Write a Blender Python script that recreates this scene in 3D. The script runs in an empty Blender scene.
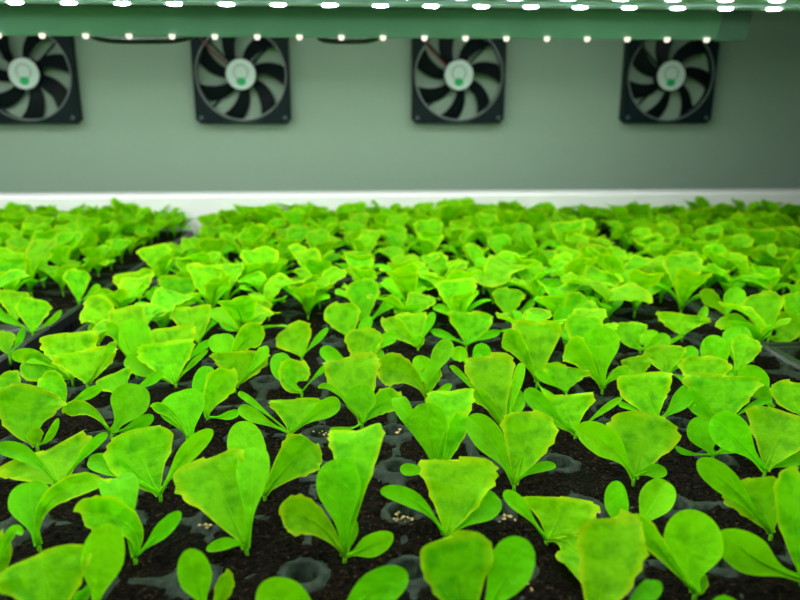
import bpy, math, random
from mathutils import Vector, Matrix
random.seed(11)
scene = bpy.context.scene
col = scene.collection

# ------------------------------------------------------------------ camera
W, H = 800, 600
F = 690.0
HOR = 118.0
TH = math.atan((300-HOR)/F)
PSI = math.atan(40*math.cos(TH)/F)
CH = 0.1336
CAM = Vector((0, 0, CH))
FWD = Vector((math.sin(PSI)*math.cos(TH), math.cos(PSI)*math.cos(TH), -math.sin(TH)))
RGT = Vector((math.cos(PSI), -math.sin(PSI), 0))
UPV = RGT.cross(FWD)

def ray(px, py):
    return FWD + RGT*((px-W/2)/F) - UPV*((py-H/2)/F)
def at_depth(px, py, z):
    return CAM + ray(px, py)*z
def at_z(px, py, z):
    r = ray(px, py); return CAM + r*((z-CH)/r.z)
def at_y(px, py, y):
    r = ray(px, py); return CAM + r*(y/r.y)
def project(p):
    d = Vector(p)-CAM; z = d.dot(FWD)
    return (W/2+F*d.dot(RGT)/z, H/2-F*d.dot(UPV)/z, z)

cd = bpy.data.cameras.new('camera'); cam = bpy.data.objects.new('camera', cd); col.objects.link(cam)
M = Matrix((RGT, UPV, -FWD)).transposed().to_4x4(); M.translation = CAM
cam.matrix_world = M
cd.sensor_width = 36; cd.sensor_fit = 'HORIZONTAL'; cd.lens = F/W*36
cd.clip_start = 0.01; cd.clip_end = 20
cd.dof.use_dof = True; cd.dof.focus_distance = 0.285; cd.dof.aperture_fstop = 12.5
scene.camera = cam
scene.view_settings.view_transform = 'Standard'
scene.view_settings.look = 'None'
scene.view_settings.exposure = 0.0
scene.view_settings.gamma = 1

# ------------------------------------------------------------------ helpers
class MB:
    def __init__(s): s.v=[]; s.f=[]; s.uv=None
    def box(s, lo, hi):
        b=len(s.v); x0,y0,z0=lo; x1,y1,z1=hi
        s.v += [(x0,y0,z0),(x1,y0,z0),(x1,y1,z0),(x0,y1,z0),(x0,y0,z1),(x1,y0,z1),(x1,y1,z1),(x0,y1,z1)]
        s.f += [(b,b+3,b+2,b+1),(b+4,b+5,b+6,b+7),(b,b+1,b+5,b+4),(b+1,b+2,b+6,b+5),(b+2,b+3,b+7,b+6),(b+3,b,b+4,b+7)]
        return s
    def tube(s, pts, rads, n=8, cap=True):
        b=len(s.v); pts=[Vector(p) for p in pts]
        if not hasattr(rads,'__len__'): rads=[rads]*len(pts)
        for i,p in enumerate(pts):
            t=(pts[min(i+1,len(pts)-1)]-pts[max(i-1,0)]).normalized()
            a=t.cross(Vector((0.13,0.95,0.28))).normalized()
            c=t.cross(a)
            for k in range(n):
                an=2*math.pi*k/n
                s.v.append(tuple(p+(a*math.cos(an)+c*math.sin(an))*rads[i]))
        for i in range(len(pts)-1):
            for k in range(n):
                k2=(k+1)%n
                s.f.append((b+i*n+k,b+i*n+k2,b+(i+1)*n+k2,b+(i+1)*n+k))
        if cap:
            s.f.append(tuple(b+k for k in range(n))[::-1]); s.f.append(tuple(b+(len(pts)-1)*n+k for k in range(n)))
        return s
    def prism(s, outline, axis_from, axis_to):      # outline: list of (x,z) ; extruded along y
        b=len(s.v); n=len(outline)
        for y in (axis_from, axis_to):
            s.v += [(x,y,z) for x,z in outline]
        s.f.append(tuple(range(b,b+n))); s.f.append(tuple(range(b+2*n-1,b+n-1,-1)))
        for k in range(n):
            k2=(k+1)%n
            s.f.append((b+k,b+n+k,b+n+k2,b+k2))
        return s
    def mesh(s, name):
        m=bpy.data.meshes.new(name); m.from_pydata(s.v,[],s.f); m.update(); return m

def put(name, mesh, mat=None, parent=None, loc=(0,0,0), smooth=False):
    if isinstance(mesh, MB): mesh = mesh.mesh(name)
    if mat and not mesh.materials: mesh.materials.append(mat)
    if smooth: mesh.polygons.foreach_set('use_smooth',[True]*len(mesh.polygons))
    o=bpy.data.objects.new(name, mesh); col.objects.link(o); o.location=loc
    if parent: o.parent=parent
    return o
def bevel(o, w, seg=2):
    m=o.modifiers.new('bevel','BEVEL'); m.width=w; m.segments=seg; m.limit_method='ANGLE'
def empty(name, loc):
    o=bpy.data.objects.new(name,None); col.objects.link(o); o.location=loc; o.empty_display_size=0.01; return o
def tag(o, label=None, cat=None, group=None, kind=None):
    if label: o['label']=label
    if cat: o['category']=cat
    if group: o['group']=group
    if kind: o['kind']=kind
    return o

# ------------------------------------------------------------------ materials
def new_mat(name):
    m=bpy.data.materials.new(name); m.use_nodes=True
    nt=m.node_tree; nt.nodes.clear()
    out=nt.nodes.new('ShaderNodeOutputMaterial')
    return m, nt, out
def nd(nt, t, **kw):
    n=nt.nodes.new(t)
    for k,v in kw.items():
        if k.startswith('_'): setattr(n,k[1:],v)
        else: n.inputs[k.replace('__',' ')].default_value=v
    return n
def plain(name, c, rough=0.5, metal=0.0, noise=0.0, nscale=40, bump=0.0, bscale=200, spec=0.5):
    m,nt,out=new_mat(name)
    p=nd(nt,'ShaderNodeBsdfPrincipled'); p.inputs['Base Color'].default_value=(*c,1)
    p.inputs['Roughness'].default_value=rough; p.inputs['Metallic'].default_value=metal
    p.inputs['Specular IOR Level'].default_value=spec
    tc=nd(nt,'ShaderNodeTexCoord')
    if noise:
        n=nd(nt,'ShaderNodeTexNoise',Scale=nscale,Detail=5.0)
        nt.links.new(tc.outputs['Object'],n.inputs['Vector'])
        mx=nd(nt,'ShaderNodeMix',_data_type='RGBA'); 
        mx.inputs['A'].default_value=tuple(x*(1-noise) for x in c)+(1,); mx.inputs['B'].default_value=tuple(min(1,x*(1+noise)) for x in c)+(1,)
        nt.links.new(n.outputs['Fac'],mx.inputs['Factor']); nt.links.new(mx.outputs['Result'],p.inputs['Base Color'])
    if bump:
        n=nd(nt,'ShaderNodeTexNoise',Scale=bscale,Detail=4.0)
        nt.links.new(tc.outputs['Object'],n.inputs['Vector'])
        b=nd(nt,'ShaderNodeBump',Strength=bump,Distance=0.001)
        nt.links.new(n.outputs['Fac'],b.inputs['Height']); nt.links.new(b.outputs['Normal'],p.inputs['Normal'])
    nt.links.new(p.outputs[0],out.inputs[0]); return m
def emit(name, c, s):
    m,nt,out=new_mat(name)
    e=nd(nt,'ShaderNodeEmission',Strength=s); e.inputs['Color'].default_value=(*c,1)
    nt.links.new(e.outputs[0],out.inputs[0]); return m

def leaf_mat(name, base, dark, edge, edge_amt, trans=0.45):
    m,nt,out=new_mat(name); L=nt.links.new
    uv=nd(nt,'ShaderNodeUVMap'); sep=nd(nt,'ShaderNodeSeparateXYZ'); L(uv.outputs[0],sep.inputs[0])
    oi=nd(nt,'ShaderNodeObjectInfo')
    tc=nd(nt,'ShaderNodeTexCoord')
    off=nd(nt,'ShaderNodeVectorMath',_operation='ADD')
    L(tc.outputs['Object'],off.inputs[0]); L(oi.outputs['Random'],off.inputs[1])
    noi=nd(nt,'ShaderNodeTexNoise',Scale=190.0,Detail=3.0); L(off.outputs[0],noi.inputs['Vector'])
    # mottled darker patches of the blade
    mr=nd(nt,'ShaderNodeMapRange'); mr.inputs['From Min'].default_value=0.45; mr.inputs['From Max'].default_value=0.7
    L(noi.outputs['Fac'],mr.inputs['Value'])
    mx=nd(nt,'ShaderNodeMix',_data_type='RGBA'); mx.inputs['A'].default_value=(*base,1); mx.inputs['B'].default_value=(*dark,1)
    L(mr.outputs[0],mx.inputs['Factor'])
    # margin
    a=nd(nt,'ShaderNodeMath',_operation='MULTIPLY_ADD'); L(sep.outputs['X'],a.inputs[0]); a.inputs[1].default_value=2; a.inputs[2].default_value=-1
    ab=nd(nt,'ShaderNodeMath',_operation='ABSOLUTE'); L(a.outputs[0],ab.inputs[0])
    r1=nd(nt,'ShaderNodeMapRange'); r1.inputs['From Min'].default_value=0.78; r1.inputs['From Max'].default_value=1.0; L(ab.outputs[0],r1.inputs['Value'])
    r2=nd(nt,'ShaderNodeMapRange'); r2.inputs['From Min'].default_value=0.91; r2.inputs['From Max'].default_value=1.0; L(sep.outputs['Y'],r2.inputs['Value'])
    mm=nd(nt,'ShaderNodeMath',_operation='MAXIMUM'); L(r1.outputs[0],mm.inputs[0]); L(r2.outputs[0],mm.inputs[1])
    n2=nd(nt,'ShaderNodeTexNoise',Scale=90.0,Detail=2.0); L(off.outputs[0],n2.inputs['Vector'])
    ma=nd(nt,'ShaderNodeMath',_operation='MULTIPLY'); L(mm.outputs[0],ma.inputs[0]); L(n2.outputs['Fac'],ma.inputs[1])
    ma2=nd(nt,'ShaderNodeMath',_operation='MULTIPLY',_use_clamp=True); L(ma.outputs[0],ma2.inputs[0]); ma2.inputs[1].default_value=edge_amt*2
    mx2=nd(nt,'ShaderNodeMix',_data_type='RGBA'); mx2.inputs['B'].default_value=(*edge,1)
    L(mx.outputs['Result'],mx2.inputs['A']); L(ma2.outputs[0],mx2.inputs['Factor'])
    # paler midrib low on the blade
    mid=nd(nt,'ShaderNodeMapRange'); mid.inputs['From Min'].default_value=0.12; mid.inputs['From Max'].default_value=0.0; L(ab.outputs[0],mid.inputs['Value'])
    midm=nd(nt,'ShaderNodeMath',_operation='MULTIPLY'); L(mid.outputs[0],midm.inputs[0]); midm.inputs[1].default_value=0.22
    mx3=nd(nt,'ShaderNodeMix',_data_type='RGBA'); mx3.inputs['B'].default_value=(base[0]*1.5,min(1,base[1]*1.15),base[2]*2,1)
    L(mx2.outputs['Result'],mx3.inputs['A']); L(midm.outputs[0],mx3.inputs['Factor'])
    # plant to plant variation
    hs=nd(nt,'ShaderNodeHueSaturation'); vr=nd(nt,'ShaderNodeMapRange'); vr.inputs['To Min'].default_value=0.84; vr.inputs['To Max'].default_value=1.14
    L(oi.outputs['Random'],vr.inputs['Value']); L(vr.outputs[0],hs.inputs['Value']); L(mx3.outputs['Result'],hs.inputs['Color'])
    hr=nd(nt,'ShaderNodeMapRange'); hr.inputs['To Min'].default_value=0.49; hr.inputs['To Max'].default_value=0.51
    n3=nd(nt,'ShaderNodeMath',_operation='FRACT'); n4=nd(nt,'ShaderNodeMath',_operation='MULTIPLY'); n4.inputs[1].default_value=7.31
    L(oi.outputs['Random'],n4.inputs[0]); L(n4.outputs[0],n3.inputs[0]); L(n3.outputs[0],hr.inputs['Value']); L(hr.outputs[0],hs.inputs['Hue'])
    C=hs.outputs['Color']
    # bump : veins + quilting
    vo=nd(nt,'ShaderNodeTexNoise',Scale=330.0,Detail=3.0); L(tc.outputs['Object'],vo.inputs['Vector'])
    bp=nd(nt,'ShaderNodeBump',Strength=0.55,Distance=0.0014); L(vo.outputs['Fac'],bp.inputs['Height'])
    d=nd(nt,'ShaderNodeBsdfPrincipled',Roughness=0.45); d.inputs['Specular IOR Level'].default_value=0.06
    L(C,d.inputs['Base Color']); L(bp.outputs[0],d.inputs['Normal'])
    t=nd(nt,'ShaderNodeBsdfTranslucent')
    tm=nd(nt,'ShaderNodeMix',_data_type='RGBA',_blend_type='MULTIPLY'); tm.inputs['Factor'].default_value=1; L(C,tm.inputs['A']); tm.inputs['B'].default_value=(1.2,1.2,0.3,1)
    L(tm.outputs['Result'],t.inputs['Color'])
    ms=nd(nt,'ShaderNodeMixShader',Fac=trans); L(d.outputs[0],ms.inputs[1]); L(t.outputs[0],ms.inputs[2]); L(ms.outputs[0],out.inputs[0])
    return m

MAT_T = leaf_mat('lettuce_leaf', (0.190,0.63,0.0005), (0.09,0.43,0.0008), (0.52,0.76,0.003), 0.75, 0.42)
MAT_C = leaf_mat('lettuce_cotyledon', (0.165,0.66,0.0006), (0.12,0.53,0.001), (0.27,0.72,0.002), 0.4, 0.40)
MAT_S = plain('seedling_stem', (0.13,0.46,0.004), 0.5, spec=0.2)

def soil_mat():
    m,nt,out=new_mat('peat_soil'); L=nt.links.new
    tc=nd(nt,'ShaderNodeTexCoord')
    n1=nd(nt,'ShaderNodeTexNoise',Scale=620.0,Detail=6.0,Roughness=0.75); L(tc.outputs['Object'],n1.inputs['Vector'])
    cr=nd(nt,'ShaderNodeValToRGB'); e=cr.color_ramp
    e.elements[0].position=0.38; e.elements[0].color=(0.0015,0.0012,0.0008,1)
    e.elements[1].position=0.70; e.elements[1].color=(0.12,0.085,0.038,1)
    k=e.elements.new(0.58); k.color=(0.011,0.008,0.0035,1)
    L(n1.outputs['Fac'],cr.inputs['Fac'])
    n2=nd(nt,'ShaderNodeTexNoise',Scale=45.0,Detail=3.0); L(tc.outputs['Object'],n2.inputs['Vector'])
    mr=nd(nt,'ShaderNodeMapRange'); mr.inputs['From Min'].default_value=0.52; mr.inputs['From Max'].default_value=0.68; mr.inputs['To Max'].default_value=0.30; L(n2.outputs['Fac'],mr.inputs['Value'])
    mx=nd(nt,'ShaderNodeMix',_data_type='RGBA'); mx.inputs['B'].default_value=(0.008,0.014,0.007,1)
    L(cr.outputs[0],mx.inputs['A']); L(mr.outputs[0],mx.inputs['Factor'])
    v=nd(nt,'ShaderNodeTexVoronoi',Scale=650.0); L(tc.outputs['Object'],v.inputs['Vector'])
    ad=nd(nt,'ShaderNodeMath',_operation='ADD'); L(v.outputs['Distance'],ad.inputs[0]); L(n1.outputs['Fac'],ad.inputs[1])
    b=nd(nt,'ShaderNodeBump',Strength=1.0,Distance=0.0025); L(ad.outputs[0],b.inputs['Height'])
    p=nd(nt,'ShaderNodeBsdfPrincipled',Roughness=0.85); p.inputs['Specular IOR Level'].default_value=0.04
    L(mx.outputs['Result'],p.inputs['Base Color']); L(b.outputs[0],p.inputs['Normal']); L(p.outputs[0],out.inputs[0]); return m
MAT_SOIL=soil_mat()
def tray_mat():
    m,nt,out=new_mat('tray_plastic'); L=nt.links.new
    tc=nd(nt,'ShaderNodeTexCoord')
    n1=nd(nt,'ShaderNodeTexNoise',Scale=330.0,Detail=6.0,Roughness=0.7); L(tc.outputs['Object'],n1.inputs['Vector'])
    cr=nd(nt,'ShaderNodeValToRGB'); e=cr.color_ramp
    e.elements[0].position=0.36; e.elements[0].color=(0.003,0.006,0.004,1)
    e.elements[1].position=0.70; e.elements[1].color=(0.024,0.044,0.022,1)
    L(n1.outputs['Fac'],cr.inputs['Fac'])
    b=nd(nt,'ShaderNodeBump',Strength=0.4,Distance=0.0008); L(n1.outputs['Fac'],b.inputs['Height'])
    p=nd(nt,'ShaderNodeBsdfPrincipled',Roughness=0.5); p.inputs['Specular IOR Level'].default_value=0.12
    L(cr.outputs[0],p.inputs['Base Color']); L(b.outputs[0],p.inputs['Normal']); L(p.outputs[0],out.inputs[0]); return m
MAT_TRAY=tray_mat()
MAT_RIM=plain('tray_rim_plastic',(0.012,0.014,0.014),0.32,noise=0.3,nscale=120)
MAT_WHITE=plain('white_ledge_plastic',(0.93,0.89,0.91),0.4,noise=0.02,nscale=30)
MAT_BENCH=plain('bench_liner',(0.05,0.055,0.055),0.5,noise=0.2)
MAT_WALL=plain('panel_grey_steel',(0.29,0.39,0.30),0.55,metal=0.0,noise=0.04,nscale=9,bump=0.05,bscale=60,spec=0.3)
MAT_FANB=plain('fan_black_plastic',(0.004,0.013,0.015),0.5,noise=0.2,spec=0.12)
MAT_BLADE=plain('fan_blade_plastic',(0.003,0.007,0.008),0.5,noise=0.15,spec=0.12)
MAT_RING=plain('fan_duct_edge',(0.16,0.19,0.18),0.3)
MAT_STICK=plain('sticker_paper',(0.62,0.74,0.68),0.4,noise=0.03)
MAT_GREEN=plain('sticker_green_print',(0.01,0.42,0.13),0.4)
MAT_GREY=plain('sticker_grey_print',(0.30,0.38,0.35),0.4)
MAT_BOARD=plain('lamp_board_white',(0.42,0.50,0.47),0.35)
MAT_HOOD=plain('lamp_hood_metal',(0.075,0.19,0.11),0.28,metal=0.2,noise=0.35,nscale=9)
MAT_PCB=plain('led_strip_pcb',(0.30,0.50,0.45),0.4)
MAT_LED=emit('led_light_cool',(0.93,1.0,0.97),1.0)
MAT_LED_ADDED=emit('led_light_added_board',(0.93,1.0,0.95),1.0)  # emitter of the added, unseen far strips
MAT_LED2=emit('led_light_warm',(1.0,0.97,0.78),1.0)
MAT_CABLE=plain('black_cable',(0.01,0.015,0.015),0.4)
MAT_RED=plain('red_wire',(0.18,0.02,0.02),0.4)
MAT_GRIT=plain('vermiculite',(0.50,0.33,0.12),0.6,noise=0.35,nscale=700)
MAT_SCREW=plain('screw_steel',(0.05,0.08,0.08),0.5)

# ------------------------------------------------------------------ growing grid
P = 0.0322
G0 = at_z(394,432,0)                     # a corner of four cells
GX, GY = G0.x, G0.y
XL = at_z(152,262,0).x                   # gap between two tray columns
XW = at_z(785,375,0).x
def cell_i(x): return math.floor((x-GX)/P)
def cell_j(y): return math.floor((y-GY)/P)

# tray columns : (first cell index, number of cells)
iL = round((XL+0.015-GX)/P)                    # gap centred on this grid line
NX = 13
LEDGE_Y0 = at_depth(400,193,0.835).y
_k=round((LEDGE_Y0-GY-0.014)/P)
LEDGE_Y = GY+0.014+_k*P+0.0105
LEDGE_Z = at_y(400,193,LEDGE_Y).z
NROW_TOP = int((LEDGE_Y-0.012-GY)/P)     # last cell row index (exclusive)
print('grid', GX, GY, 'XL', XL, 'iL', iL, 'XR cells', (XW-XL)/P, 'ledge', LEDGE_Y, LEDGE_Z, 'rows', NROW_TOP)

def hsh(a,b,c=0):
    v=math.sin(a*127.1+b*311.7+c*74.7)*43758.5453; return v-math.floor(v)
def vnoise(x,y,s=0):
    xi,yi=math.floor(x),math.floor(y); fx,fy=x-xi,y-yi
    fx=fx*fx*(3-2*fx); fy=fy*fy*(3-2*fy)
    a=hsh(xi,yi,s);b=hsh(xi+1,yi,s);c=hsh(xi,yi+1,s);d=hsh(xi+1,yi+1,s)
    return (a*(1-fx)+b*fx)*(1-fy)+(c*(1-fx)+d*fx)*fy

RES=10
def tray_height(u,v):
    # u,v in cells. corners on integers
    cu,cv=u-round(u),v-round(v)
    rc=math.hypot(cu,cv)
    fu,fv=u-math.floor(u)-.5, v-math.floor(v)-.5
    r=(abs(fu)**3+abs(fv)**3)**(1/3)
    z=-0.004*min(1,max(0,(0.455-r)/0.07))
    if rc<0.30:
        k=max(0,1-abs(rc-0.185)/0.08); z=max(z,-0.0003)+0.0011*k*k*(3-2*k)
    if rc<0.135: z=-0.020*min(1,(0.135-rc)/0.03)+0.0004
    return z
def tray_mesh(nx, ny, R):
    mb=MB(); nu,nv=nx*R,ny*R
    for b in range(nv+1):
        for a in range(nu+1):
            u,v=a/R,b/R
            z=tray_height(u,v)
            if a in(0,nu) or b in(0,nv): z=0
            mb.v.append((u*P,v*P,z))
    for b in range(nv):
        for a in range(nu):
            q=b*(nu+1)+a
            mb.f.append((q,q+1,q+nu+2,q+nu+1))
    return mb
def rim_mesh(nx, ny):
    mb=MB(); w=0.0055; X,Y=nx*P,ny*P
    # turned down lip all round, with tapered body beneath
    def ring(off,z): return [(-off,-off,z),(X+off,-off,z),(X+off,Y+off,z),(-off,Y+off,z)]
    prof=[(0.0,0.0),(0.002,0.0014),(w*0.8,0.0014),(w,0.0004),(w,-0.006),(w*0.8,-0.006),(w*0.75,-0.001),(0.0,-0.002),(-0.003,-0.038),(-0.003,-0.040)]
    b=0
    for off,z in prof: mb.v+=ring(off,z)
    for k in range(len(prof)-1):
        for c in range(4):
            c2=(c+1)%4
            mb.f.append((k*4+c,(k+1)*4+c,(k+1)*4+c2,k*4+c2))
    n=(len(prof)-1)*4
    mb.f.append((n,n+1,n+2,n+3))
    return mb
def soil_mesh(nx, ny, seed, R):
    mb=MB(); nu,nv=nx*R,ny*R
    for b in range(nv+1):
        for a in range(nu+1):
            u,v=a/R,b/R
            cu,cv=u-round(u),v-round(v); rc=math.hypot(cu,cv)
            fu,fv=u-math.floor(u)-.5, v-math.floor(v)-.5
            r=math.hypot(fu,fv)
            n=vnoise(u*6,v*6,seed)*0.5+vnoise(u*14,v*14,seed+3)*0.5
            sp=vnoise(u*1.1,v*1.1,seed+9)
            z=-0.0007+(n-0.5)*0.0046+(sp-0.42)*0.0036
            z+=0.0004*(1-min(1,r/0.4))
            if rc<0.27: z-=0.0035*min(1,(0.27-rc)/0.07)
            if a in(0,nu) or b in(0,nv): z=-0.0018
            z=max(z,-0.0038) if rc>0.16 else -0.022
            mb.v.append((u*P,v*P,z))
    for b in range(nv):
        for a in range(nu):
            q=b*(nu+1)+a
            mb.f.append((q,q+1,q+nu+2,q+nu+1))
    return mb

tray_cache={}
GAPL=0.030; GAP=0.009
def lattice_x(ci):      # world x of the left edge of tray column ci (0 = the middle column)
    base=GX+iL*P
    return base+ci*(NX*P+GAP)
# shift : middle column keeps GX aligned cells
OFFX=GX-(GX+iL*P)
X0=GX+iL*P
cols=[]
cols.append((X0, NX, 'middle'))
cols.append((X0-GAPL-NX*P, NX, 'left'))
cols.append((X0+NX*P+GAP, NX, 'right'))
JN=cell_j(0.10)
seam_mid=[JN, 9, NROW_TOP]
seamL=round((at_z(40,332,0).y-GY)/P)
seam_left=[JN, seamL, NROW_TOP]
seam_right=[JN, 3, NROW_TOP]
cells=[]
where={'left':'left','middle':'middle','right':'right'}
for (x0,nx,nm),seams in zip(cols,(seam_mid,seam_left,seam_right)):
    y=GY+seams[0]*P
    shift=0
    for s,(a,b) in enumerate(zip(seams[:-1],seams[1:])):
        y0=GY+a*P+(0 if s==0 else 0.014)
        ny=b-a if s==0 else int((LEDGE_Y-0.010-y0)/P)
        t=empty('seedling_tray',(x0,y0,0))
        dist='near' if s==0 else 'far'
        lab={'middle':{'near':'black plug tray filling the foreground in the middle, small round holes between cells','far':'black plug tray in the middle beneath the far seedlings, before the white ledge'},
             'left':{'near':'black plug tray at the lower left, left of the dark gap','far':'black plug tray at the far left beyond the dark gap, reaching the white ledge'},
             'right':{'near':'black plug tray at the right edge of the picture, nearer one','far':'black plug tray at the far right, reaching the white ledge'}}[nm][dist]
        tag(t,lab,'seed tray','black plug trays on the bench')
        put('cell_grid',tray_mesh(nx,ny,22 if s==0 and nm=='middle' else 12),MAT_TRAY,t,smooth=True)
        put('tray_rim',rim_mesh(nx,ny),MAT_RIM,t)
        so=put('potting_soil',soil_mesh(nx,ny,len(cells)+2.0,20 if s==0 and nm=='middle' else 10),MAT_SOIL,None,(x0,y0,0),smooth=True)
        tag(so,{'black plug tray':''}.get(nm,'dark brown peat soil filling the '+{'near':'nearer','far':'farther'}[dist]+' '+where[nm]+' plug tray'),'soil','peat soil in the plug trays','stuff')
        for j in range(ny):
            for i in range(nx):
                cells.append((x0+(i+.5)*P, y0+(j+.5)*P, nm, s))

# ------------------------------------------------------------------ leaves
def prof_T(t, flat):
    # width of a young true leaf, 0..1
    if t<0.10: w=0.13
    else:
        k=min(1,(t-0.10)/0.66); w=0.13+0.87*(k**0.95*(1-0.22*k)+0.22*k*k)
    pk=0.80 if flat else 0.66
    if t>pk:
        q=(t-pk)/(1-pk); e=5.5 if flat else 2.6
        w*= max(0.0,(1-q**e))**(0.5)
    return w
def prof_C(t):
    if t<0.22: w=0.20
    else: w=0.20
    if t>=0.15:
        q=(t-0.15)/0.85
        # spoon : widens gently, blunt round end
        e=1.0 if q>=1 else 0.0
        b=(min(1,q/0.58)**1.0); b=b*b*(3-2*b)
        b=0.20+0.80*b
        if q>0.58: b*=math.sqrt(max(0,1-((q-0.58)/0.42)**2.5))
        w=b
    return w
def leaf_rows(kind):
    ts=[0,.06,.12,.18,.25,.32,.39,.46,.53,.60,.66,.72,.77,.82,.86,.895,.925,.95,.97,.985,.996,1.0]
    return ts
def bez(pts,t):
    a,m,b=pts
    return a*((t-.5)*(t-1)*2)+m*(-4*t*(t-1))+b*(2*t*(t-.5))
def leaf_mesh(name, spine, cross, nrm, wid, kind, seed, cup=0.18, ruffle=0.05, twist=0.0):
    """spine(t)->Vector, cross(t)->unit, nrm(t)->unit, wid in m"""
    rnd=random.Random(seed)
    ts=leaf_rows(kind); NU=10
    mb=MB(); uvs=[]
    flat = kind=='F'
    asym=rnd.uniform(-.12,.12); ph=rnd.uniform(0,6.28); ph2=rnd.uniform(0,6.28)
    slope=rnd.uniform(-.10,.10) if kind!='C' else 0
    teeth=[[rnd.random()<0.42 for _ in ts] for s in (0,1)]
    for i,t in enumerate(ts):
        w=(prof_C(t) if kind=='C' else prof_T(t,flat))*wid*0.5
        cu=cup
        for k in range(NU+1):
            u=2*k/NU-1
            side=0 if u<0 else 1
            uu=u*(1+asym*(1 if u>0 else -1)*(0.5 if kind!='C' else 0.2))
            if kind!='C' and k in(0,NU) and 0.40<t<0.99 and teeth[side][i]:
                uu*=1.0+0.10*(1 if t<0.93 else 1.8)
            # blade tip corners run unevenly
            tt=t
            if kind!='C' and t>0.6: tt=t+slope*u*(t-0.6)*1.0
            p=spine(min(1.06,tt))
            p=p+cross(t)*(uu*w)+nrm(t)*(cu*(abs(u)**1.6)*w - 0.0)
            if kind!='C': p=p+nrm(t)*(ruffle*w*abs(u)**2*(math.sin(t*13+ph+(u>0)*1.7)+0.5*math.sin(t*29+ph2+u)))
            else: p=p+nrm(t)*(ruffle*0.4*w*abs(u)*math.sin(t*6+ph))
            mb.v.append(tuple(p)); uvs.append(((u+1)/2,t))
    for i in range(len(ts)-1):
        for k in range(NU):
            q=i*(NU+1)+k
            mb.f.append((q,q+1,q+NU+2,q+NU+1))
    nb=len(mb.v)
    # midrib/petiole with thickness behind the blade
    tt=[0,.1,.2,.35,.5,.65,.78]
    r0=0.00085 if kind!='C' else 0.0007
    if wid<0.004: r0=0.0005
    mb.tube([spine(t)-nrm(t)*(0.0002) for t in tt],[r0*(1-0.85*t/.78) for t in tt],6)
    uvs+= [(0.5,0.3)]*(len(mb.v)-nb)
    me=mb.mesh(name)
    ul=me.uv_layers.new(name='UVMap')
    idx=[l.vertex_index for l in me.loops]
    fl=[]
    for q in idx: fl+=uvs[q]
    ul.data.foreach_set('uv',fl)
    me.polygons.foreach_set('use_smooth',[True]*len(me.polygons))
    me.materials.append(MAT_C if kind=='C' else MAT_T)
    return me

def stem_mesh(top, lean=(0,0)):
    mb=MB(); t=Vector(top)
    pts=[Vector((0,0,-0.003)),t*0.35+Vector((lean[0],lean[1],0)),t*0.8,t]
    mb.tube(pts,[0.0008,0.0007,0.0007,0.0004],8)
    return mb

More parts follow.
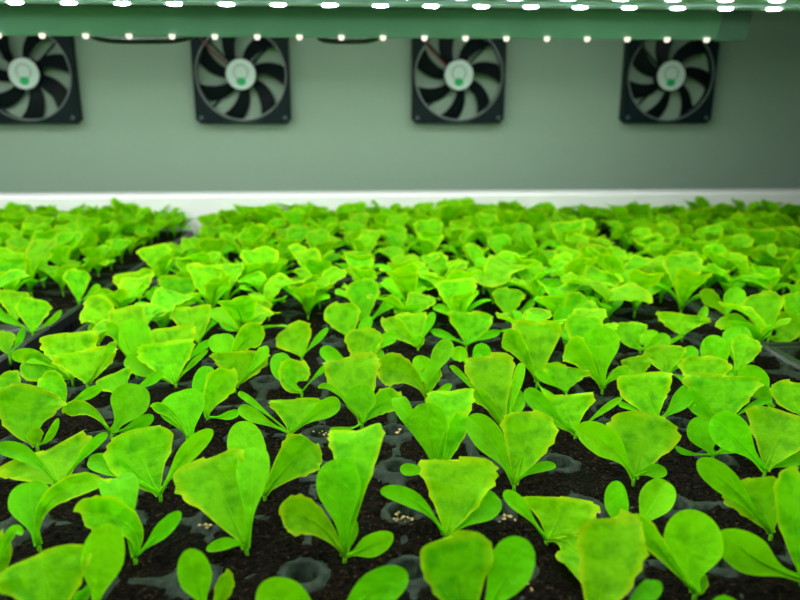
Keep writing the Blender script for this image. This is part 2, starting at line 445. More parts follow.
# seedlings read off the photograph: base (pixel), then leaves
# (kind F flat-topped / T rounded true leaf / C seed leaf, mid pixel, tip pixel, width px, lean away m)
D=[
 ('curled leaf arching left and a narrow leaf right',(136,566),[('T',(128,525),(78,512),34,0.0),('C',(122,500),(116,478),36,.014),('C',(158,535),(181,512),16,0)]),
 ('upright spoon-shaped leaf and an arching side leaf',(40,554),[('C',(32,512),(30,482),38,.008),('T',(50,500),(106,479),22,.004)]),
 ('tall blurred oval leaf',(95,622),[('C',(101,572),(108,523),40,.006)]),
 ('big blurred leaf cut by the bottom edge',(50,640),[('T',(48,590),(40,553),82,.006),('C',(78,600),(84,588),14,.0)]),
 ('narrow leaf at the left edge',(-8,605),[('T',(0,570),(3,532),16,.004),('C',(8,538),(22,535),10,0)]),
 ('broad pointed leaf and long seed leaf right',(161,502),[('T',(146,468),(136,429),64,.010),('C',(183,458),(213,430),19,.0),('C',(120,470),(88,461),20,.006)]),
 ('wide triangular leaf spreading left',(60,494),[('F',(54,472),(44,451),76,.010),('C',(88,450),(108,434),10,.0),('C',(28,456),(-4,448),16,.004)]),
 ('large ribbed leaf leaning left',(247,557),[('F',(224,500),(205,459),64,.010),('C',(252,485),(254,447),33,.014),('C',(230,543),(206,550),12,-.006)]),
 ('small oval leaf and sliver leaf at the bottom',(207,622),[('C',(198,585),(188,549),32,.0),('T',(220,598),(226,571),17,.002)]),
 ('yellow leaf leaning right and dark-tipped oval leaf',(265,503),[('T',(288,466),(316,444),42,.004),('C',(250,462),(243,421),37,.012)]),
 ('smooth oval leaf before a broad leaf',(345,565),[('C',(341,500),(336,459),44,.006),('F',(354,470),(355,431),50,.018),('T',(315,522),(280,515),36,-.002),('C',(366,548),(393,534),22,-.006),('C',(353,535),(351,517),10,.004)]),
 ('large mottled flat-topped leaf in the centre foreground',(445,545),[('F',(454,500),(459,459),68,.010),('C',(418,503),(380,491),17,.0),('C',(478,512),(497,496),27,.004)]),
 ('two wide leaves cut by the bottom edge',(472,640),[('F',(460,590),(453,534),64,.006),('C',(504,580),(521,537),43,.004)]),
 ('two blurred leaves at the bottom edge',(330,640),[('C',(364,598),(408,574),36,.0),('C',(296,606),(256,594),42,.0)]),
 ('tall leaf with long seed leaf left',(514,492),[('T',(524,450),(533,411),52,.008),('C',(494,446),(468,417),30,.004),('C',(535,469),(556,466),10,-.004)]),
 ('wedge leaf above curled side leaf',(506,438),[('F',(494,395),(490,355),43,.012),('C',(509,410),(512,387),30,.006),('T',(490,405),(471,393),14,.0),('C',(516,388),(522,363),11,.006),('C',(466,380),(450,368),6,.0)]),
 ('leaf folded wide above a drooping leaf',(546,548),[('F',(556,522),(560,497),66,.004),('T',(574,548),(584,588),40,-.014),('C',(522,508),(503,493),15,.0)]),
 ('upright leaf pointing right at its top',(633,486),[('T',(640,450),(645,412),62,.008),('C',(612,448),(576,428),30,.002),('C',(650,471),(667,474),14,-.006)]),
 ('two oval seed leaves in a V',(636,542),[('C',(619,512),(618,481),23,.004),('C',(651,508),(668,482),32,.006)]),
 ('very large leaf at the bottom right of centre',(592,645),[('T',(604,582),(619,514),62,.010),('C',(640,600),(655,580),20,.004)]),
 ('round smooth leaf like a paddle',(694,602),[('C',(692,558),(695,510),55,.006),('T',(662,552),(634,517),20,.002),('T',(700,590),(703,573),11,.002)]),
 ('flat-topped leaf and thin leaf right',(575,440),[('F',(568,417),(563,395),54,.008),('C',(545,408),(526,389),18,.004),('C',(602,411),(622,398),7,.0)]),
 ('squarish mottled leaf',(657,427),[('F',(649,400),(643,373),48,.008),('C',(677,405),(692,385),18,.004),('C',(628,407),(618,404),6,.0)]),
 ('broad leaf near the right edge',(764,478),[('T',(776,442),(786,412),62,.008),('C',(738,440),(712,417),36,.006),('C',(787,462),(812,455),12,.0)]),
 ('narrow oval leaf with yellow edge',(712,462),[('C',(706,440),(702,416),33,.004),('C',(727,448),(739,438),16,.002),('C',(688,453),(676,446),6,.0)]),
 ('wide flat-topped mottled leaf',(726,430),[('F',(724,402),(722,375),62,.008),('C',(703,410),(690,390),18,.004),('C',(752,406),(772,400),7,.0)]),
 ('rounded toothed leaf seen over a wider one',(712,402),[('T',(706,380),(705,356),44,.008),('C',(722,385),(731,372),14,.004)]),
 ('leaf with its top slanting down left',(667,379),[('T',(666,363),(664,345),38,.006),('C',(682,361),(696,348),17,.004),('C',(682,378),(690,386),6,-.002)]),
 ('small dark green leaf',(637,386),[('T',(637,371),(637,356),27,.005),('C',(650,380),(662,376),9,.0)]),
 ('smooth leaf lying low and upright leaf at the right edge',(801,588),[('C',(758,560),(722,530),40,-.002),('T',(793,525),(798,470),34,.008)]),
 ('broad dark leaf and long seed leaf left',(770,542),[('T',(762,508),(750,478),58,.006),('C',(732,488),(697,461),26,.004)]),
 ('leaf top just above the bottom edge right',(727,650),[('C',(726,622),(724,595),36,.0)]),
 ('flat-topped yellow-edged leaf and thin stalk leaf',(176,389),[('F',(170,366),(166,342),48,.008),('C',(190,366),(208,350),6,.0),('C',(147,370),(126,358),19,.004)]),
 ('second flat leaf rising behind a flatter one',(182,374),[('F',(176,350),(172,327),40,.008),('C',(198,350),(214,341),8,.0)]),
 ('dark green leaf under a yellow leaf',(137,379),[('F',(132,345),(125,307),32,.012),('C',(136,350),(133,319),32,.006),('T',(120,338),(106,328),13,.0)]),
 ('broad flat-topped leaf with spike right',(88,390),[('F',(87,370),(85,350),52,.006),('T',(105,358),(114,341),8,.004)]),
 ('wide leaf overlapping side leaves',(73,384),[('F',(71,360),(68,333),46,.008),('C',(38,358),(12,358),15,.004),('T',(48,372),(22,360),27,.002)]),
 ('diamond leaf with two thin side leaves',(33,337),[('T',(33,318),(33,298),30,.006),('C',(50,322),(61,310),6,.0),('C',(12,321),(-2,315),9,.0)]),
 ('squarish upright leaf at far left',(16,326),[('F',(15,308),(14,291),25,.006),('C',(0,312),(-10,305),8,.0)]),
 ('small leaf cut by the left edge',(10,360),[('T',(6,346),(4,331),18,.004),('C',(18,342),(23,328),7,.002)]),
 ('slim upright leaf',(79,306),[('T',(78,287),(76,269),23,.004),('C',(92,293),(98,284),8,.003)]),
 ('leaf flaring left from a curved stalk',(99,346),[('T',(103,320),(84,305),32,.004),('T',(95,335),(94,322),10,.0)]),
 ('leaf arching over to the left',(121,312),[('T',(110,296),(95,300),15,.0),('C',(128,300),(136,292),9,.0)]),
 ('broad cupped leaf',(140,302),[('F',(137,288),(133,272),35,.006),('C',(152,293),(158,286),8,.003)]),
 ('pale cupped leaf before the dark soil',(177,312),[('F',(178,296),(178,277),33,.006),('C',(160,300),(146,292),10,.003),('C',(190,302),(202,292),7,.0)]),
 ('flat-topped leaf with stalk leaf right',(199,347),[('F',(195,328),(190,307),37,.008),('C',(213,323),(223,315),6,.0)]),
 ('rounded leaf with oval seed leaf left',(258,334),[('T',(257,316),(257,299),27,.006),('C',(236,325),(221,318),16,.002)]),
 ('folded leaf and thin upright seed leaf',(302,362),[('T',(298,345),(288,326),36,.006),('C',(315,342),(328,328),7,.0)]),
 ('wide leaf lying nearly level',(235,393),[('F',(239,370),(241,351),50,.002),('C',(258,360),(264,346),12,.004)]),
 ('leaf arching right behind a level leaf',(232,378),[('T',(242,343),(265,333),24,.002),('C',(224,350),(220,334),26,.006)]),
 ('yellow upright leaf beside rounded seed leaf',(208,424),[('T',(213,396),(232,369),28,.004),('C',(204,395),(208,366),24,.010),('C',(226,416),(240,411),9,.0)]),
 ('round hooded leaf',(192,450),[('C',(186,417),(180,391),44,.008),('T',(172,415),(151,407),10,.0)]),
 ('yellow leaf before a small oval one',(302,398),[('T',(291,382),(302,361),30,.006),('C',(286,375),(279,353),22,.010),('C',(321,371),(336,362),7,.0)]),
 ('broad flat leaf between two long seed leaves',(290,440),[('F',(294,418),(296,399),46,.006),('C',(320,412),(340,402),19,.002),('C',(258,418),(239,407),14,.0),('C',(255,404),(238,393),7,.004)]),
 ('round upright leaf',(364,332),[('T',(363,305),(363,279),31,.006),('C',(387,305),(401,297),13,.0)]),
 ('rounded leaf leaning left',(352,343),[('T',(346,325),(338,303),35,.006),('C',(362,330),(370,316),12,.004)]),
 ('rounded leaf with four leaves spread like a cross',(358,374),[('T',(362,352),(365,328),36,.006),('C',(336,358),(321,348),15,.0),('C',(381,343),(397,338),13,.004),('C',(373,360),(382,350),12,.0)]),
 ('smooth oval leaf below a flat yellow-edged leaf',(362,430),[('F',(356,392),(350,356),50,.014),('C',(361,408),(362,385),31,.004),('T',(376,408),(399,392),23,.004),('C',(336,391),(318,388),6,.002),('C',(345,430),(330,429),7,.0)]),
 ('domed leaf arching left',(426,402),[('T',(405,373),(378,371),32,.002),('C',(430,378),(414,358),22,.004),('C',(438,360),(452,342),19,.004),('T',(430,382),(432,366),20,.004),('C',(441,391),(451,384),8,.0)]),
 ('narrow folded leaf leaning left',(418,352),[('T',(404,335),(384,318),18,.002),('F',(414,332),(410,313),30,.008),('T',(418,345),(416,335),14,.0),('C',(428,326),(433,312),9,.004)]),
 ('flat-topped leaf between two thin seed leaves',(466,350),[('F',(469,332),(472,312),40,.006),('C',(447,336),(431,331),8,.0),('C',(486,336),(500,332),8,.0)]),
 ('pair of small seed leaves curling outward',(469,378),[('C',(462,355),(454,360),16,.0),('C',(479,352),(486,361),17,.0)]),
 ('very round smooth leaf beside a yellow one',(440,482),[('C',(430,434),(428,403),37,.002),('T',(452,444),(464,411),19,.002),('F',(448,425),(450,391),42,.016),('C',(408,418),(398,398),17,.006),('C',(415,470),(400,470),12,.0)]),
 ('flat-topped leaf with curved leaf at its left',(537,388),[('F',(537,352),(538,321),42,.008),('T',(520,350),(503,335),22,.002),('C',(551,367),(565,369),8,-.004),('C',(545,392),(556,398),6,-.004)]),
 ('round disc leaf before a mottled leaf',(602,394),[('C',(603,352),(602,327),31,.002),('T',(588,342),(582,315),35,.008),('T',(582,358),(566,345),28,.002),('T',(617,374),(629,377),15,-.004)]),
 ('broad leaf tucked under a round leaf',(566,398),[('F',(565,382),(566,366),40,.004),('C',(548,380),(536,370),10,.003)]),
 ('mottled rounded leaf',(507,322),[('T',(508,305),(508,288),31,.006),('C',(526,308),(533,299),7,.0)]),
 ('upright seed leaf',(565,348),[('C',(563,326),(563,306),19,.003),('T',(573,318),(590,300),34,.008)]),
 ('wide flat leaf pointing both ways',(682,340),[('F',(682,326),(683,314),44,.002),('C',(698,322),(706,306),9,.004),('C',(657,344),(649,330),20,.0)]),
 ('toothed round leaf with yellow edge',(640,354),[('T',(632,338),(630,322),32,.006),('C',(655,345),(668,335),16,.002)]),
 ('pair of smooth leaves, right one yellow-edged',(735,378),[('C',(718,360),(715,335),27,.004),('T',(743,357),(748,336),26,.004),('C',(738,350),(735,326),28,.014)]),
 ('large round leaf at right above a bent one',(768,342),[('T',(764,318),(762,292),35,.006),('C',(750,326),(732,315),7,.0),('T',(783,334),(782,311),32,.002)]),
 ('yellow curled leaf and oval seed leaf',(726,322),[('T',(716,303),(700,293),15,.0),('C',(731,303),(742,289),19,.003)]),
 ('leaf at the right edge beside dark plastic',(800,342),[('F',(798,318),(796,292),22,.006)]),
 ('cupped leaf at the right edge',(800,420),[('T',(794,402),(790,381),36,.006),('C',(812,410),(818,398),9,.0)]),
 ('pointed drooping leaf',(772,414),[('C',(758,388),(744,366),28,.004),('C',(765,395),(748,378),14,.0)]),
 ('wide leaf cut by the left edge',(22,412),[('T',(12,392),(-2,378),30,.004)]),
 ('large mottled leaf cut by the left edge',(38,452),[('T',(28,420),(36,386),60,.008),('C',(48,438),(58,418),8,.0),('T',(36,440),(33,428),14,-.002)]),
 ('leaf arching over beside a pointed seed leaf',(65,412),[('T',(58,388),(40,378),22,.0),('C',(84,396),(102,386),11,.0)]),
 ('oval leaf below a long arched leaf',(112,440),[('C',(126,410),(136,384),37,.008),('T',(88,410),(64,413),15,-.002),('C',(135,426),(153,415),13,.0)]),
 ('small flat leaf with pointing seed leaf',(126,400),[('F',(119,386),(112,374),32,.004),('C',(148,382),(163,371),10,.002)]),
]

fitted=[]; seed=100
def build_fitted(note, base, leaves):
    global seed
    g=at_z(base[0],base[1],0.0)
    depth=project(g)[2]
    root=empty('lettuce_seedling',g)
    st=0.0032
    top=Vector((0,0,st))
    put('stem',stem_mesh(top),MAT_S,root,smooth=True)
    A=g+top
    for li,(kind,mid,tip,wpx,lean) in enumerate(leaves):
        seed+=1
        rnd=random.Random(seed)
        rel=lean
        def pt(px,l):
            q=at_depth(px[0],px[1],depth+l)
            if q.z<0.0035: q=at_z(px[0],px[1],0.0035)
            return q
        Mi=pt(mid,rel*0.42); Ti=pt(tip,rel)
        pts=(A-g,Mi-g,Ti-g)
        to=(CAM-(Mi)).normalized()
        roll=rnd.uniform(-0.30,0.30) if kind!='C' else rnd.uniform(-.2,.2)
        if kind=='F': roll*=0.5
        def tan(t,pts=pts):
            return (bez(pts,min(1,t+.02))-bez(pts,max(0,t-.02))).normalized()
        def cr(t,to=to,roll=roll,tan=tan):
            T=tan(t); c=T.cross(to).normalized(); n=c.cross(T)
            if n.dot(to)<0: n=-n
            return c*math.cos(roll)+n*math.sin(roll)
        def nr(t,to=to,cr=cr,tan=tan):
            n=cr(t).cross(tan(t)).normalized()
            return n if n.dot(to)>0 else -n
        w=wpx*(1.08 if kind!='C' else 1.0)*(depth+rel*.6)/F/math.cos(roll)
        me=leaf_mesh('leaf' if kind!='C' else 'cotyledon',lambda t,pts=pts:bez(pts,t),cr,nr,w,kind,seed,
                     cup=rnd.uniform(.18,.42), ruffle=.09)
        put('leaf' if kind!='C' else 'cotyledon',me,None,root)
    fitted.append((root,g,note))
for n_,b_,l_ in D: build_fitted(n_,b_,l_)

# generic seedlings in a few different growths
def make_variant(k):
    rnd=random.Random(500+k)
    parts=[]
    top=Vector((0,0,0.004))
    parts.append(('stem',None,stem_mesh(top).mesh('stem')))
    parts[-1][2].materials.append(MAT_S); parts[-1][2].polygons.foreach_set('use_smooth',[True]*len(parts[-1][2].polygons))
    a0=rnd.uniform(-.35,.35)
    spec=[]
    # true leaves : roughly front/back ; seed leaves sideways
    spec.append((rnd.choice('FTT'), math.pi/2+a0, rnd.uniform(44,72), rnd.uniform(.027,.036), rnd.uniform(.017,.025)))
    spec.append((rnd.choice('FT'), -math.pi/2+a0+rnd.uniform(-.6,.6), rnd.uniform(50,72), rnd.uniform(.022,.031), rnd.uniform(.013,.022)))
    spec.append(('C', a0+rnd.uniform(-.3,.3), rnd.uniform(32,58), rnd.uniform(.019,.026), rnd.uniform(.009,.013)))
    spec.append(('C', math.pi+a0+rnd.uniform(-.3,.3), rnd.uniform(32,58), rnd.uniform(.019,.026), rnd.uniform(.009,.013)))
    spec.append(('T', a0+rnd.uniform(.2,2.9), rnd.uniform(50,76), rnd.uniform(.018,.027), rnd.uniform(.009,.016)))
    for li,(kind,az,el,Ln,wd) in enumerate(spec):
        el=math.radians(el); h=Vector((math.cos(az),math.sin(az),0)); z=Vector((0,0,1))
        bd=rnd.uniform(0.6,1.3) if kind!='C' else 1.0
        if kind!='C' and rnd.random()<0.3: bd=rnd.uniform(2.0,3.2)
        m=top+(h*math.cos(el+.12*bd)+z*math.sin(el+.12*bd))*Ln*.5
        t_=top+(h*math.cos(el-.16*bd)+z*math.sin(el-.16*bd))*Ln*(1 if bd<1.6 else .9)
        pts=(top,m,t_)
        side=Vector((-h.y,h.x,0))
        def tan(t,pts=pts): return (bez(pts,min(1,t+.02))-bez(pts,max(0,t-.02))).normalized()
        tw=rnd.uniform(-.3,.3)
        def cr(t,side=side,tw=tw,tan=tan):
            T=tan(t); n=side.cross(T); return side*math.cos(tw)+n*math.sin(tw)
        def nr(t,cr=cr,tan=tan,h=h):
            n=cr(t).cross(tan(t)).normalized()
            return n if n.dot(-h+Vector((0,0,.4)))>0 else -n
        nm='leaf' if kind!='C' else 'cotyledon'
        parts.append((nm,None,leaf_mesh(nm,lambda t,pts=pts:bez(pts,t),cr,nr,wd,kind,900+k*10+li,cup=rnd.uniform(.15,.35),ruffle=.07)))
    return parts
NVAR=26
VAR=[make_variant(k) for k in range(NVAR)]

cand=[]
rnd=random.Random(77)
for (x,y,nm,s) in cells+[(x+.5*P,y+.25*P,nm,s) for (x,y,nm,s) in cells if y>LEDGE_Y-2.1*P]:
    px,py,z=project((x,y,0)) if y>0.05 else (9999,9999,0)
    jx,jy=rnd.gauss(0,.0028),rnd.gauss(0,.0028)
    miss=rnd.random()<0.012
    var=rnd.randrange(NVAR); rot=rnd.gauss(0,.6)+(math.pi if rnd.random()<.3 else 0); sc=rnd.uniform(.98,1.26)
    if y<0.12 or miss: continue
    if px<-420 or px>1220: continue
    if min(math.hypot(x-g.x,y-g.y) for _,g,_ in fitted)<0.70*P: continue
    if py>318 and -70<px<870: 
        # the foreground is only what was read off the photograph
        if py>372 or min(math.hypot(x-g.x,y-g.y) for _,g,_ in fitted)<0.85*P: continue
    if py>820 or (py>540 and -110<px<910): continue
    dgap=x-(X0-GAPL/2)
    if abs(dgap)<GAPL/2+P*0.8: sc*=0.84; jx=abs(jx)*(1 if dgap>0 else -1)+0.002*(1 if dgap>0 else -1)
    cand.append((z,x+jx,y+jy,var,rot,sc,px,py))
cand.sort()
vis=[c for c in cand if -25<c[6]<825]
NV=300-len(fitted)
ind=vis[:NV]; indset=set(map(id,ind))
rest=[c for c in cand if id(c) not in indset]
print('fitted',len(fitted),'visible generic',len(vis),'rest',len(rest))
allp=[(r,g,n) for r,g,n in fitted]
for (z,x,y,var,rot,sc,px,py) in ind:
    r=empty('lettuce_seedling',(x,y,0)); r.rotation_euler=(0,0,rot); r.scale=(sc,sc,sc)
    for nm,_,me in VAR[var]:
        o=bpy.data.objects.new(nm,me); col.objects.link(o); o.parent=r
    allp.append((r,Vector((x,y,0)),None))
# the rest of the crop, one object
if rest:
    V=[];Fc=[];UVs=[];mi=[]
    mats=[MAT_S,MAT_T,MAT_C]
    for (z,x,y,var,rot,sc,px,py) in rest:
        R=Matrix.Translation((x,y,0))@Matrix.Rotation(rot,4,'Z')@Matrix.Scale(sc,4)
        for nm,_,me in VAR[var]:
            b=len(V)
            V+= [tuple(R@v.co) for v in me.vertices]
            ul=me.uv_layers[0].data if me.uv_layers else None
            k={'stem':0,'leaf':1,'cotyledon':2}[nm]
            for pl in me.polygons:
                Fc.append(tuple(b+i for i in pl.vertices)); mi.append(k)
                for li in pl.loop_indices: UVs+= tuple(ul[li].uv) if ul else (0.5,0.3)
    me=bpy.data.meshes.new('lettuce_crop'); me.from_pydata(V,[],Fc); me.update()
    for m in mats: me.materials.append(m)
    me.polygons.foreach_set('material_index',mi); me.polygons.foreach_set('use_smooth',[True]*len(Fc))
    u=me.uv_layers.new(name='UVMap'); u.data.foreach_set('uv',UVs)
    o=bpy.data.objects.new('lettuce_crop',me); col.objects.link(o)
    tag(o,'farthest bright green lettuce seedlings massed in front of the white ledge','seedlings','lettuce seedlings growing in the trays','stuff')

# labels by row and place in the row
def ordi(n):
    if 10<=n%100<=20: return '%dth'%n
    return '%d%s'%(n,{1:'st',2:'nd',3:'rd'}.get(n%10,'th'))
rows={}
for r,g,n in allp:
    rows.setdefault(cell_j(g.y),[]).append((g.x,r,n))
for k,j in enumerate(sorted(rows)):
    rw=sorted(rows[j],key=lambda q:q[0])
    for i,(x,r,n) in enumerate(rw):
        if n: lab='lettuce seedling with %s, %s from left in %s row'%(n,ordi(i+1),ordi(k+1))
        else: lab='small bright green lettuce seedling, %s from the left in the %s row from the front'%(ordi(i+1),ordi(k+1))
        if n and len(lab.split())>16: lab='lettuce seedling, %s, %s from left, %s row'%(n,ordi(i+1),ordi(k+1))
        if n and len(lab.split())>16: lab='seedling, %s, %s from left, %s row'%(n,ordi(i+1),ordi(k+1))
        if n and len(lab.split())>16:
            short=n.split(' and ')[0].split(' between ')[0].split(' before ')[0]
            lab='lettuce seedling with %s, %s from left in %s row'%(short,ordi(i+1),ordi(k+1))
        tag(r,lab,'seedling','lettuce seedlings growing in the trays')

# grit lying in some of the small holes
mb=MB(); rnd=random.Random(5)
for (px,py,n) in ((402,521,16),(594,516,14),(320,435,5),(398,434,5),(207,530,4),(505,522,7),(362,548,2),(524,588,10),(232,378,5),(424,300,3)):
    c=at_z(px,py,0)
    for _ in range(n):
        a=rnd.uniform(0,6.28); r=rnd.uniform(0,.0036); s=rnd.uniform(.0004,.0010)
        x,y=c.x+r*math.cos(a),c.y+r*math.sin(a); zz=rnd.uniform(.0004,.0018)
        b=len(mb.v)
        for vv in ((s,0,0),(-s,0,0),(0,s*1.2,0),(0,-s*1.1,0),(0,0,s*.7),(0,0,-s*.7)): mb.v.append((x+vv[0]*rnd.uniform(.6,1.3),y+vv[1]*rnd.uniform(.6,1.3),zz+vv[2]))
        mb.f+=[(b,b+2,b+4),(b+2,b+1,b+4),(b+1,b+3,b+4),(b+3,b,b+4),(b+2,b,b+5),(b+1,b+2,b+5),(b+3,b+1,b+5),(b,b+3,b+5)]
tag(put('vermiculite_grit',mb,MAT_GRIT),'golden brown grit crumbs in the small holes between tray cells','grit',None,'stuff')

# ------------------------------------------------------------------ bench, ledge, wall
mb=MB().box((-1.1,-0.1,-0.060),(1.2,LEDGE_Y+0.03,-0.0405))
tag(put('growing_bench',mb,MAT_BENCH),'dark flat bench surface beneath the plug trays','bench')
mb=MB()
prof=[(LEDGE_Y-0.004,-0.0402),(LEDGE_Y-0.004,LEDGE_Z-0.004),(LEDGE_Y-0.002,LEDGE_Z-0.001),(LEDGE_Y+0.002,LEDGE_Z),(LEDGE_Y+0.028,LEDGE_Z),(LEDGE_Y+0.03,LEDGE_Z-0.004),(LEDGE_Y+0.03,-0.0402)]
n=len(prof)
for x in (-1.1,1.2): mb.v+=[(x,y,z) for y,z in prof]
mb.f.append(tuple(range(n))); mb.f.append(tuple(range(2*n-1,n-1,-1)))
for k in range(n): mb.f.append((k,n+k,n+(k+1)%n,(k+1)%n))
tag(put('bench_ledge',mb,MAT_WHITE),'bright white raised ledge running behind the last row of seedlings','ledge')

WC=at_depth(459,75,0.90); WY=WC.y; FZ=WC.z
s_px=94.0/F*0.90
mb=MB().box((-1.3,WY+0.016,-0.3),(1.4,WY+0.03,0.6))
wl=put('wall_back',mb,MAT_WALL); tag(wl,kind='structure')

# ------------------------------------------------------------------ fans
FS=s_px; RD=FS*0.468; RH=FS*0.165
def fan_frame():
    mb=MB(); N=64; hs=FS/2; th=0.014
    cr=FS*0.035
    outer=[]
    for k in range(N):
        a=2*math.pi*(k+.5)/N
        c,s=math.cos(a),math.sin(a); m=max(abs(c),abs(s)); x,z=c/m*hs,s/m*hs
        # rounded corner
        if abs(x)>hs-cr and abs(z)>hs-cr:
            cx,cz=math.copysign(hs-cr,x),math.copysign(hs-cr,z); d=math.hypot(x-cx,z-cz); x,z=cx+(x-cx)/d*cr,cz+(z-cz)/d*cr
        outer.append((x,z))
    for (y,kind) in ((0,'o'),(0,'i'),(th,'i'),(th,'o')):
        for k in range(N):
            a=2*math.pi*(k+.5)/N
            if kind=='o': x,z=outer[k]
            else: x,z=math.cos(a)*RD,math.sin(a)*RD
            mb.v.append((x,y,z))
    for r in range(4):
        r2=(r+1)%4
        for k in range(N):
            k2=(k+1)%N; mb.f.append((r*N+k,r*N+k2,r2*N+k2,r2*N+k))
    return mb
def ring(r0,r1,y0,y1,N=64):
    mb=MB()
    for (r,y) in ((r0,y0),(r1,y0),(r1,y1),(r0,y1)):
        for k in range(N):
            a=2*math.pi*k/N; mb.v.append((math.cos(a)*r,y,math.sin(a)*r))
    for q in range(4):
        q2=(q+1)%4
        for k in range(N):
            k2=(k+1)%N; mb.f.append((q*N+k,q2*N+k,q2*N+k2,q*N+k2))
    return mb
def disc(r,y0,y1,cx=0,cz=0,N=40,sx=1):
    return MB().prism([(cx+math.cos(2*math.pi*k/N)*r*sx,cz+math.sin(2*math.pi*k/N)*r) for k in range(N)],y0,y1)
def blade(a0, wide=0.53, sweep=-0.38):
    mb=MB(); NR,NA=8,5
    for side in (0,1):
        for i in range(NR+1):
            f=i/NR; r=RH*0.96+(RD*0.965-RH*0.96)*f
            ww=wide*(1.02-0.20*f)
            for k in range(NA+1):
                g=k/NA
                a=a0+sweep*f**1.2+(g-.5)*ww
                y=0.0025+0.0085*g+ (0.0008 if side else 0)
                mb.v.append((r*math.cos(a),y,r*math.sin(a)))
    n=(NR+1)*(NA+1)
    for i in range(NR):
        for k in range(NA):
            q=i*(NA+1)+k
            mb.f.append((q,q+1,q+NA+2,q+NA+1)); mb.f.append((n+q,n+q+NA+1,n+q+NA+2,n+q+1))
    for i in range(NR):
        for k in (0,NA):
            q=i*(NA+1)+k; mb.f.append((q,q+NA+1,n+q+NA+1,n+q))
    for k in range(NA):
        for i in (0,NR):
            q=i*(NA+1)+k; mb.f.append((q,q+1,n+q+1,n+q))
    return mb
fan_px=[(24,74,0.25),(241,75,0.0),(459,75,0.06),(671,77,-0.1)]
fl=['black square axial fan cut off by the left edge, white round hub sticker','black square axial fan on the back wall, second from the left','black square axial fan on the back wall, third from left, right of centre','black square axial fan on the back wall, rightmost of the four']
for i,(px,py,a0) in enumerate(fan_px):
    c=at_y(px,py,WY); c.z=FZ
    r=empty('cooling_fan',(c.x,WY,c.z)); tag(r,fl[i],'fan','cooling fans on the back wall')
    o=put('fan_frame',fan_frame(),MAT_FANB,r); 
    rg=put('duct_edge',ring(RD*0.985,RD*1.012,-0.0006,0.0004),MAT_RING,r); rg['label']='thin grey inner edge of the fan opening'
    hub=put('hub',disc(RH,-0.0002,0.011),MAT_BLADE,r); 
    st=put('sticker',disc(RH*0.93,-0.0008,-0.0002),MAT_STICK,hub); st['label']='pale round sticker with green mark'
    put('green_mark',disc(RH*0.25,-0.0012,-0.0008,0.0,-RH*0.44,sx=1.2),MAT_GREEN,hub)
    g=ring(RH*0.40,RH*0.48,-0.0011,-0.0008,32); put('printed_ring',g,MAT_GREY,hub,(0,0,RH*0.12))
    for k in range(7):
        put('blade',blade(a0+2*math.pi*k/7+0.35),MAT_BLADE,r)
    for sx in(-1,1):
        for sz in(-1,1):
            put('screw',disc(FS*0.022,-0.0016,0.0,sx*FS*0.44,sz*FS*0.44,16),MAT_SCREW if sz<0 else MAT_FANB,r)
    for k in range(4):
        a=math.radians(45+90*k)
        put('strut',MB().tube([(math.cos(a)*RH*0.8,0.0125,math.sin(a)*RH*0.8),(math.cos(a)*RD*1.01,0.0125,math.sin(a)*RD*1.01)],0.0013,6),MAT_FANB,r)
    w=put('wire',MB().tube([(-FS*.47,0.004,FS*.62),(-FS*.46,-0.002,FS*.50),(-FS*.42,-0.0025,FS*.40),(-FS*.30,-0.002,FS*.24),(-RH*.8,0.004,RH*.6)],0.0011,6),MAT_RED if i in(1,2) else MAT_CABLE,r)
    if i in (1,2): w['label']='dark red wire'

# ------------------------------------------------------------------ lamps
ZA=CH+0.075
LP=0.0349
def led_box(w,d,h,mat):
    mb=MB(); N=12
    for (s,z) in ((1,0),(1,-h*.5),(.7,-h)):
        for k in range(N):
            a=2*math.pi*k/N; mb.v.append((math.cos(a)*w/2*s,math.sin(a)*d/2*s,z))
    for q in range(2):
        for k in range(N):
            k2=(k+1)%N; mb.f.append((q*N+k,(q+1)*N+k,(q+1)*N+k2,q*N+k2))
    mb.f.append(tuple(2*N+k for k in range(N))[::-1])
    me=mb.mesh('led'); me.materials.append(mat); return me
# rows of strips on the underside of the lamp board : the last two show in the picture
YA=at_z(400,5.5,ZA).y
board=MB().box((-0.75,-0.20,ZA+0.0025),(0.85,YA+0.012,ZA+0.009))
tag(put('lamp_board',board,MAT_BOARD),'pale lamp board above the seedlings carrying rows of lights','lamp board')
LED_A=led_box(0.0098,0.0060,0.0010,MAT_LED)
xA=at_z(431.5,5.0,ZA).x
rowsA=[0,-0.036,-0.08,-0.13,-0.18,-0.23,-0.28,-0.33,-0.39,-0.45]
for q,dy in enumerate(rowsA):
    y=YA+dy
    t=empty('led_strip',(0,y,ZA))
    tag(t,{0:'long strip of bright white lights across the top, lowest bright row',1:'strip of white lights peeking in along the very top edge right'}.get(q,'strip of white lights on the lamp board above the frame, row %d'%(q+1)),'light strip','light strips under the lamp board')
    put('strip_base',MB().box((-0.74,-0.006,0),(0.36,0.006,0.0025)),MAT_PCB,t)
    off={0:0.0,1:LP*0.45}.get(q,0)
    for k in range(-20,22):
        x=xA+off+k*LP
        if -0.73<x<0.35:
            o=bpy.data.objects.new('led',LED_A); col.objects.link(o); o.parent=t; o.location=(x,0,0)
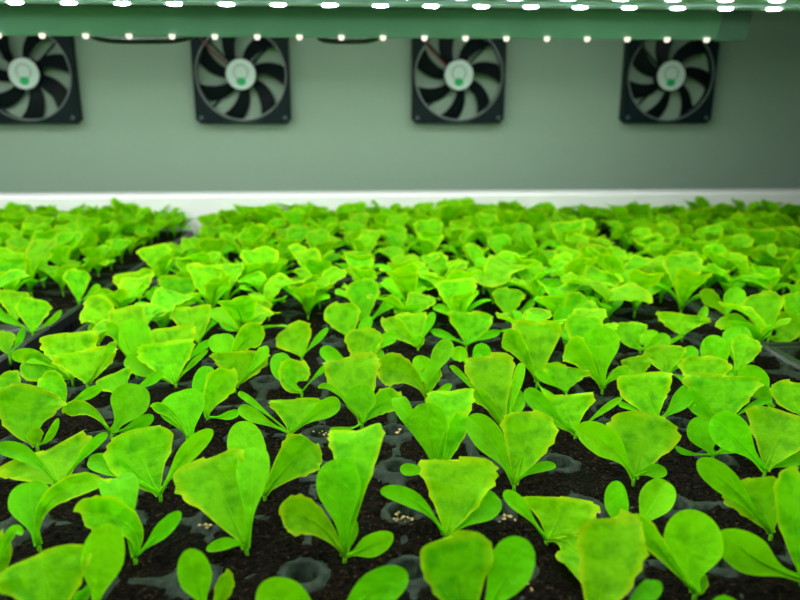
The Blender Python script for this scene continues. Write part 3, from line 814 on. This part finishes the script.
# added board hidden behind the lamp bar, brightens the far rows, ledge and wall
ZC=CH+0.125; YC0=YA+0.10
tag(put('lamp_board',MB().box((-0.75,YC0,ZC+0.0025),(0.60,YC0+0.20,ZC+0.009)),MAT_BOARD),'added unseen pale lamp board over the farthest seedlings, between lamp bar and fans','lamp board')
LED_ADDED=led_box(0.0098,0.0060,0.0010,MAT_LED_ADDED)
for q,dy in enumerate((0.04,0.10,0.16)):
    t=empty('led_strip',(0,YC0+dy,ZC)); tag(t,'added unseen strip of white lights under the far lamp board, %s'%('nearest the lamp bar','middle one','nearest the fans')[q],'light strip','added light strips under the unseen far board')
    put('strip_base',MB().box((-0.74,-0.006,0),(0.40,0.006,0.0025)),MAT_PCB,t)
    for k in range(-20,11):
        o=bpy.data.objects.new('led',LED_ADDED); col.objects.link(o); o.parent=t; o.location=(k*LP,0,0)
# far lamp bar with hood
dB=0.546
PB=at_depth(400,37.8,dB); YB=PB.y; ZB=PB.z
XBL=-0.75; XBR=at_y(716,38,YB).x; XBE=at_y(745,38,YB).x
t=empty('lamp_bar',(0,YB,ZB)); tag(t,'green-grey metal lamp bar with dim yellowish lights along its lower edge','lamp','')

top_z=ZA+0.006-ZB
def hood(x0,x1,dz=0):
    mb=MB(); pr=[(0,0),(-0.008,top_z),(-0.004,top_z+0.003),(0.004,0.003),(0.004,0)]
    for x in(x0,x1): mb.v+=[(x,y,z-dz) for y,z in pr]
    n=5; mb.f.append((0,1,2,3,4)); mb.f.append((9,8,7,6,5))
    for k in range(n): mb.f.append((k,n+k,n+(k+1)%n,(k+1)%n))
    return mb
put('hood',hood(XBL,XBR),MAT_HOOD,t)
e_=put('end_bracket',hood(XBR,XBE,0.0008),plain('bracket_dark_metal',(0.035,0.085,0.055),0.5),t); e_['label']='darker end bracket'
LED_B=led_box(0.0050,0.0050,0.0036,MAT_LED2)
xB=at_y(465,36.5,YB).x; LPB=43.2*0.955*dB/F
for k in range(-16,9):
    x=xB+k*LPB
    if XBL+.01<x<XBR:
        o=bpy.data.objects.new('led',LED_B); col.objects.link(o); o.parent=t; o.location=(x,-0.003,0.0012)
# sagging cables behind the bar
for (x0,x1,y0,yy,lab) in ((92,192,38,43,'black cable sagging under the lamp bar between the two left fans'),(318,378,39,43,'black cable sagging under the lamp bar right of the second fan')):
    pts=[]
    for k in range(13):
        f=k/12; xx=x0+(x1-x0)*f; q=at_depth(xx,y0+(yy-y0)*(1-(2*f-1)**4)-1.5,dB+0.02); pts.append(q)
    tag(put('cable',MB().tube(pts,0.0022,8),MAT_CABLE,smooth=True),lab,'cable','cables under the lamp bar')

# LED radiance
for m,s in ((MAT_LED,112.0),(MAT_LED2,1.15),(MAT_LED_ADDED,120.0)):
    for n in m.node_tree.nodes:
        if n.type=='EMISSION': n.inputs['Strength'].default_value=s

w=bpy.data.worlds.new('world'); scene.world=w; w.use_nodes=True
b=w.node_tree.nodes['Background']; b.inputs[0].default_value=(0.80,1.0,0.90,1); b.inputs[1].default_value=0.10
